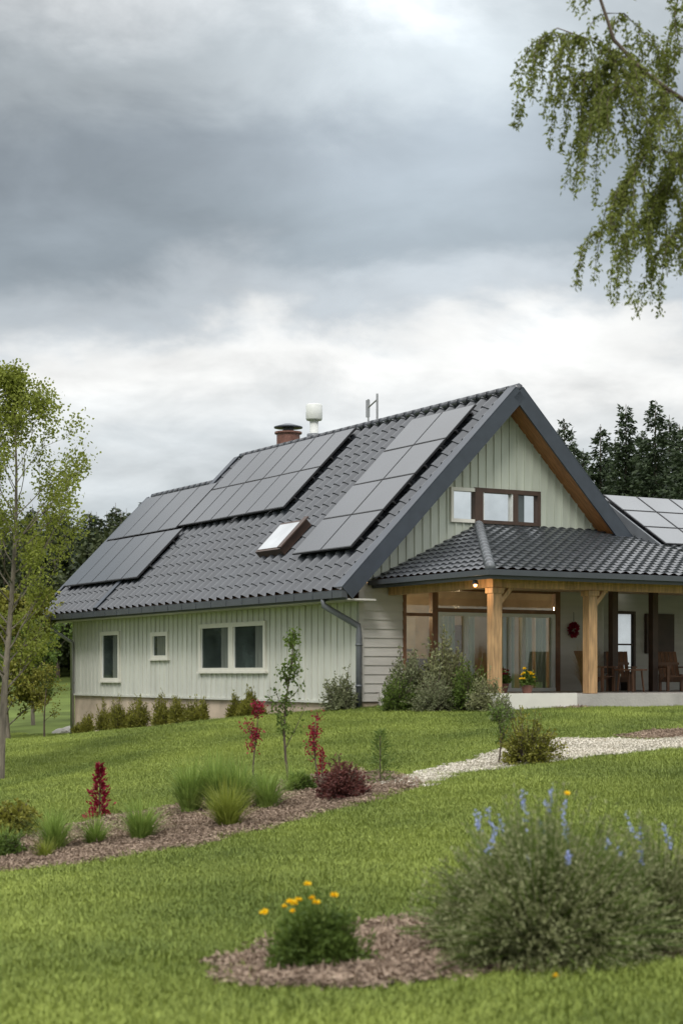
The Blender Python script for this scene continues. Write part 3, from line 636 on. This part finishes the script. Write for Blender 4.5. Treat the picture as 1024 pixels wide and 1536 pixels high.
for i,(px,py,r) in enumerate(((105,1098,.28),(90,1100,.2),(900,1050,.12),(1000,1058,.14),(960,1052,.1))): rock('rock',G(px,py),r,i)

# ------------------------------------------------------------------ trees
def grow(b,p,d,l,r,depth,tips,rr,spread=.55,n=4,upb=.15):
    q=[p]; dd=d
    for i in range(3):
        dd=unit(dd+rr.normal(size=3)*.12+np.array([0,0,upb*.3])); q.append(q[-1]+dd*l/3)
    b.tube(q,[r,r*.85,r*.7,r*.55],6 if depth>0 else 4,1,cap=False)
    if depth==0: tips.append((q[1],q[3])); return
    tips.append((q[2],q[3]))
    for k in range(n):
        t=rr.uniform(.35,1); s=q[1]+(q[3]-q[1])*t; nd=unit(dd+unit(rr.normal(size=3))*spread+np.array([0,0,upb])); grow(b,s,nd,l*rr.uniform(.5,.75),r*.5,depth-1,tips,rr,spread,n,upb)
def tree(name,base,h,trunk_r,crown0,mat_l,mat_b,nb,bl,nleaf,ll,lw,seed,bd=2,narrow=1.0,elev=.8,jit=.08):
    rr=np.random.RandomState(seed); b=B(); ks=np.linspace(0,1,10)
    tr=np.stack([.02*h*np.sin(ks*4+seed),.02*h*np.sin(ks*3+2*seed),ks*h],1); b.tube(tr,trunk_r*(1-ks*.92),8,1)
    tips=[]
    for k in range(nb):
        t=crown0+(1-crown0)*(k+rr.uniform(0,1))/nb; t=min(t,.98); p=np.array([np.interp(t,ks,tr[:,i]) for i in range(3)]); a=k*2.4+rr.uniform(-.5,.5)
        s=(t-crown0)/(1-crown0); prof=(.55+.9*s if s<.45 else 1.0*(1-s)**.6*1.28)*narrow
        d=unit(np.array([math.cos(a),math.sin(a),elev+s*.8])); grow(b,p,d,bl*prof*rr.uniform(.7,1.15),trunk_r*.32*(1.1-t),bd,tips,rr,.6,3)
    m=max(1,nleaf//len(tips)); P=[]
    for p,q in tips: P.append(p+(q-p)*rr.uniform(0,1.15,(m,1))+rr.normal(size=(m,3))*jit)
    P=np.concatenate(P); d=rr.normal(size=P.shape); d[:,2]-=.3
    b.quads(leaves(P,d,ll*rr.uniform(.6,1.2,len(P)),lw*rr.uniform(.7,1.2,len(P))),0)
    return b.make(name,[mat_l,mat_b],loc=base)
g=G(14,1170); tree('birch_tree',g,g[1]*(HZ-572)/F-g[2],.075,.22,M_leafY,M_barkg,44,1.2,22000,.066,.046,5,2,1.08,.8,.09)
tree('shrub_tree',np.array([-9.9,50,Hs(-9.9,50)]),4.0,.08,.1,M_yew,M_barkg,22,1.6,9000,.14,.10,9,2)
tree('shrub_tree',np.array([-12.6,56,Hs(-12.6,56)]),5.2,.08,.1,M_leafY,M_barkg,20,1.8,9000,.14,.1,19,2)
tree('shrub_tree',np.array([-11.3,62,Hs(-11.3,62)]),3.2,.08,.1,M_leafA,M_barkg,18,1.5,7000,.14,.1,29,2)
tree('sapling',np.array([-8.6,49,Hs(-8.6,49)]),2.0,.03,.2,M_yew,M_bark,12,.7,900,.07,.05,23,1)
WT=bpy.data.objects.new('drooping_birch_tree',None); sc.collection.objects.link(WT)
b=B(); D=14.0; tb=np.array([5.6,14.8,Hs(5.6,14.8)])
b.tube([tb-np.array([0,0,.1]),tb+[.05,0,1.5],tb+[-.1,0,3.2],tb+[-.2,0.1,5],tb+[-.1,.2,7.2],tb+[.1,.2,9]],[.24,.20,.17,.14,.09,.03],12)
def wl(l,dd=0): return [Wp(p[0],p[1],D+(p[2] if len(p)>2 else 0)) for p in l]
limbs=[([tb+np.array([-.1,0,3.2])]+wl([(1200,230),(1110,195),(1024,150),(965,108),(920,60),(900,0),(888,-70)]),.030),
 ([tb+np.array([-.2,.1,5])]+wl([(1250,-60,.3),(1130,-40,.4),(1030,-50,.3),(940,-60,.2)]),.045),
 (wl([(965,108),(930,85,.1),(880,58,.15),(835,42,.2),(810,70,.2)]),.010),
 (wl([(1000,135),(985,180,-.1),(970,230,-.2),(935,285,-.2),(893,365,-.2)]),.009),
 (wl([(1060,165),(1030,220,.2),(1000,290,.2),(950,355,.3)]),.010),
 (wl([(1110,195),(1075,250,0),(1040,310,0),(1005,375,0)]),.010),
 (wl([(930,85,0),(895,105,.1),(845,118,.1)]),.007),
 (wl([(905,20),(935,20,.2),(975,60,.2),(1010,110,.3)]),.007),
 (wl([(1030,-50,.3),(1010,20,.4),(1020,80,.4)]),.009),
 (wl([(940,108),(915,140,-.2),(895,180,-.2)]),.006),]
for pts,r in limbs: b.tube(pts,np.linspace(r,r*.35,len(pts)),7)
rr=np.random.RandomState(3); lq=[]
def droop(s,L,side,dens=215):
    n=9; P=[np.array(s)]; d=unit(np.array([side[0],side[1],.05]))
    for i in range(n): d=unit(d+np.array([0,0,-.42])+rr.normal(size=3)*.07); P.append(P[-1]+d*L/n)
    b.tube(P,np.linspace(.004,.0015,n+1),4,cap=False); P=np.array(P)
    m=int(dens*L); t=rr.uniform(.03,1,m)*n; i=np.minimum(t.astype(int),n-1); f=(t-i)[:,None]; C=P[i]*(1-f)+P[i+1]*f+rr.normal(size=(m,3))*np.array([.019,.019,.02])
    dd=rr.normal(size=(m,3))*.6; dd[:,2]-=.7; lq.append(leaves(C,dd,.046*rr.uniform(.6,1.2,m),.021*rr.uniform(.6,1.2,m)))
for li,(pts,r) in enumerate(limbs):
    pts=np.array(pts); 
    if li==0: rng=(4,len(pts)-1); num=8
    elif li==1: rng=(2,len(pts)-1); num=10
    else: rng=(0,len(pts)-1); num={2:36,3:38,4:32,5:30,6:20,7:12,8:14,9:14}[li]
    for k in range(num):
        t=rng[0]+(rng[1]-rng[0])*rr.uniform(0.0,1)
        i=min(int(t),len(pts)-2); s=pts[i]+(pts[i+1]-pts[i])*(t-i)
        droop(s,rr.uniform(.25,.88)*(1 if li>1 else .6),(rr.uniform(-1,.5)*.8,rr.uniform(-.8,.8)))
for k in range(60):
    z=rr.uniform(3.5,8.5); a=rr.uniform(-1.2,2.6); rad=rr.uniform(.3,1.6); s=tb+np.array([.3+math.cos(a)*rad,math.sin(a)*rad,z]); b.tube([tb+np.array([-.1,.1,min(z,8)-.5]),s],[.02,.006],5); 
    for q in range(2): droop(s,rr.uniform(.6,1.3),(math.cos(a),math.sin(a)),120)
b.make('trunk_and_limbs',M_bark,WT,True); b=B(); b.quads(np.concatenate(lq)); b.make('leaves',M_leafW,WT)
def conifer(nm,h,r,seed,mat_,link=True,lay=30,base=None,dens=9,nsz=1.0,nb=9):
    rr=np.random.RandomState(seed); b=B(); b.tube([(0,0,-.5),(0,0,h*.5),(0,0,h)],[h*.014,h*.009,.01],6,1); C=[];Dd=[];Ls=[]
    for k in range(lay):
        t=.06+.93*(k/lay)**.95; R0=r*(1-t)**.85
        for j in range(nb if t<.85 else 7):
            a=rr.uniform(0,6.28); L=R0*rr.uniform(.5,1.15)+.10; z=t*h+rr.uniform(-.2,.2)
            o=np.array([math.cos(a),math.sin(a),0]); m=max(5,int(dens*(.4+L/r)))
            s=rr.uniform(.05,1,m); drp=-.25*L*s+.30*L*s**2.5
            lat=rr.normal(size=(m,1))*np.array([[-o[1],o[0],0]])*.16*L*(1.1-s[:,None])
            C.append(o*(L*s)[:,None]+lat+np.array([0,0,1])*(z+drp)[:,None]+rr.normal(size=(m,3))*.05); q=o[None]+rr.normal(size=(m,3))*.45; q[:,2]-=.2; Dd.append(q); Ls.append(np.full(m,.18+.10*(1-t)*h/12))
    Ls=np.concatenate(Ls)*nsz
    b.quads(leaves(np.concatenate(C),np.concatenate(Dd),Ls*1.9,Ls*.8),0)
    return b.make(nm,[mat_,M_bark],None if link else 'none',loc=base)
for i,(px,py,dep) in enumerate(((846,628,74),(900,636,78),(938,606,72),(982,600,70),(1018,636,75),(962,645,80),(1050,600,74),(1090,630,78),(874,672,84),(1003,622,82),(922,655,86),(820,690,88),(860,660,90),(1035,625,68),(950,675,90),(990,680,92),(905,690,92))):
    x=(px-512)/F*dep; z0=Hs(x,dep); conifer('spruce_tree',(HZ-py)/F*dep-z0,2.8+.5*math.sin(i*2.1),100+i,M_con,True,50,np.array([x,dep,z0]),24,.58,13)
srcs=[conifer('forest_conifer',10,2.3,200+i,M_con2 if i else M_con,False,26,None,12,.9) for i in range(3)]
for i in range(2):
    rr=np.random.RandomState(i); b=B(); n=4200; c=unit(rr.normal(size=(n,3)))*rr.uniform(.5,1,(n,1))**.5; c=c*np.array([2.3,2.3,3.4])*(1+.2*np.sin(c[:,:1]*5+c[:,2:]*6))+np.array([0,0,5.2]); b.quads(leaves(c,rr.normal(size=(n,3)),.42,.28),0); b.tube([(0,0,0),(0,0,6)],[.2,.08],6,1); srcs.append(b.make('forest_broadleaf',[M_con2,M_bark],'none'))
n=1500; x=R.uniform(-120,120,n); y=R.uniform(94,140,n)+.02*np.abs(x); s=R.uniform(.7,1.05,n)
scatter('distant_forest',np.stack([x,y,H(x,y)-.2],1),R.uniform(0,6.28,n),s,srcs)

# ------------------------------------------------------------------ sky
w=bpy.data.worlds.new('World'); sc.world=w; w.use_nodes=True; nt=w.node_tree; N=nt.nodes; L=nt.links
for q in list(N): N.remove(q)
SE,SA=math.radians(45),math.radians(192)
out=N.new('ShaderNodeOutputWorld'); sky=N.new('ShaderNodeTexSky'); sky.sky_type='NISHITA'; sky.sun_disc=False; sky.sun_elevation=SE; sky.sun_rotation=SA
bg1=N.new('ShaderNodeBackground'); bg1.inputs[1].default_value=.08; L.new(sky.outputs[0],bg1.inputs[0])
tc=N.new('ShaderNodeTexCoord'); sp=N.new('ShaderNodeSeparateXYZ'); L.new(tc.outputs['Generated'],sp.inputs[0])
def M(op,a,b_=None,c=None):
    m=N.new('ShaderNodeMath'); m.operation=op
    for i,v in enumerate((a,b_,c)):
        if v is None: continue
        if isinstance(v,(int,float)): m.inputs[i].default_value=v
        else: L.new(v,m.inputs[i])
    return m.outputs[0]
zc=M('MAXIMUM',sp.outputs[2],0); den=M('ADD',zc,.28)
cx=M('DIVIDE',sp.outputs[0],den); cy=M('DIVIDE',sp.outputs[1],den); cb=N.new('ShaderNodeCombineXYZ'); L.new(cx,cb.inputs[0]); L.new(cy,cb.inputs[1])
def noise(sc_,det,dist,off=0,rough=.55):
    mp=N.new('ShaderNodeMapping'); mp.inputs['Location'].default_value=(off,off*.7,off*.3); L.new(cb.outputs[0],mp.inputs[0])
    n=N.new('ShaderNodeTexNoise'); n.inputs['Scale'].default_value=sc_; n.inputs['Detail'].default_value=det; n.inputs['Distortion'].default_value=dist; n.inputs['Roughness'].default_value=rough; L.new(mp.outputs[0],n.inputs[0]); return n.outputs[0]
n1=noise(2.6,8,.25,3.1,.55); n2=noise(6.0,7,.3,9.4,.55); n3=noise(1.8,4,.2,17)
e=M('ADD',zc,M('MULTIPLY',M('SUBTRACT',n1,.5),.13)); e=M('ADD',e,M('MULTIPLY',M('SUBTRACT',n2,.5),.05))
rp=N.new('ShaderNodeValToRGB'); L.new(e,rp.inputs[0]); cr=rp.color_ramp; cr.interpolation='EASE'
st=[(0,(.70,.735,.76)),(.07,(.63,.68,.71)),(.11,(.70,.74,.76)),(.145,(.82,.84,.84)),(.182,(.97,.97,.95)),(.212,(.52,.565,.60)),(.245,(.30,.345,.38)),(.30,(.29,.33,.365)),(.345,(.40,.44,.465)),(.42,(1.0,1.02,1.03)),(.6,(1.8,1.82,1.83)),(1,(2.15,2.17,2.2))]
while len(cr.elements)<len(st): cr.elements.new(.5)
for el,(p,c) in zip(cr.elements,st): el.position=p; el.color=(*c,1)
dv=N.new('ShaderNodeVectorMath'); dv.operation='DOT_PRODUCT'; L.new(tc.outputs['Generated'],dv.inputs[0]); dv.inputs[1].default_value=tuple(Vector((.065,1,.355)).normalized())
gl_=M('POWER',M('MAXIMUM',dv.outputs['Value'],0),170); 
amp=M('ADD',M('MULTIPLY',n2,.85),.60); amp=M('ADD',amp,M('MULTIPLY',M('SUBTRACT',n3,.5),.5)); amp=M('ADD',amp,M('MULTIPLY',gl_,1.0))
vm=N.new('ShaderNodeVectorMath'); vm.operation='SCALE'; L.new(rp.outputs[0],vm.inputs[0]); L.new(amp,vm.inputs['Scale'])
bg2=N.new('ShaderNodeBackground'); bg2.inputs[1].default_value=1.0; L.new(vm.outputs[0],bg2.inputs[0])
mx=N.new('ShaderNodeMixShader'); mx.inputs[0].default_value=.93; L.new(bg1.outputs[0],mx.inputs[1]); L.new(bg2.outputs[0],mx.inputs[2]); L.new(mx.outputs[0],out.inputs[0])
s=bpy.data.lights.new('sun','SUN'); s.energy=1.5; s.angle=math.radians(14); s.color=(1,.96,.91); so=bpy.data.objects.new('sun',s); sc.collection.objects.link(so)
dirv=Vector((math.sin(SA)*math.cos(SE),math.cos(SA)*math.cos(SE),math.sin(SE))); so.rotation_euler=dirv.to_track_quat('Z','Y').to_euler()
# camera
c=bpy.data.cameras.new('camera'); co=bpy.data.objects.new('camera',c); sc.collection.objects.link(co); co.location=(0,0,0); co.rotation_euler=(math.radians(90),0,0)
c.sensor_fit='VERTICAL'; c.sensor_height=36; c.sensor_width=24; c.lens=F/1536*36; c.shift_y=(HZ-768)/1536; c.clip_end=6000; c.clip_start=.1
c.dof.use_dof=True; c.dof.focus_distance=36; c.dof.aperture_fstop=2.4
sc.camera=co
sc.view_settings.view_transform='Standard'; sc.view_settings.look='None'; sc.view_settings.exposure=0
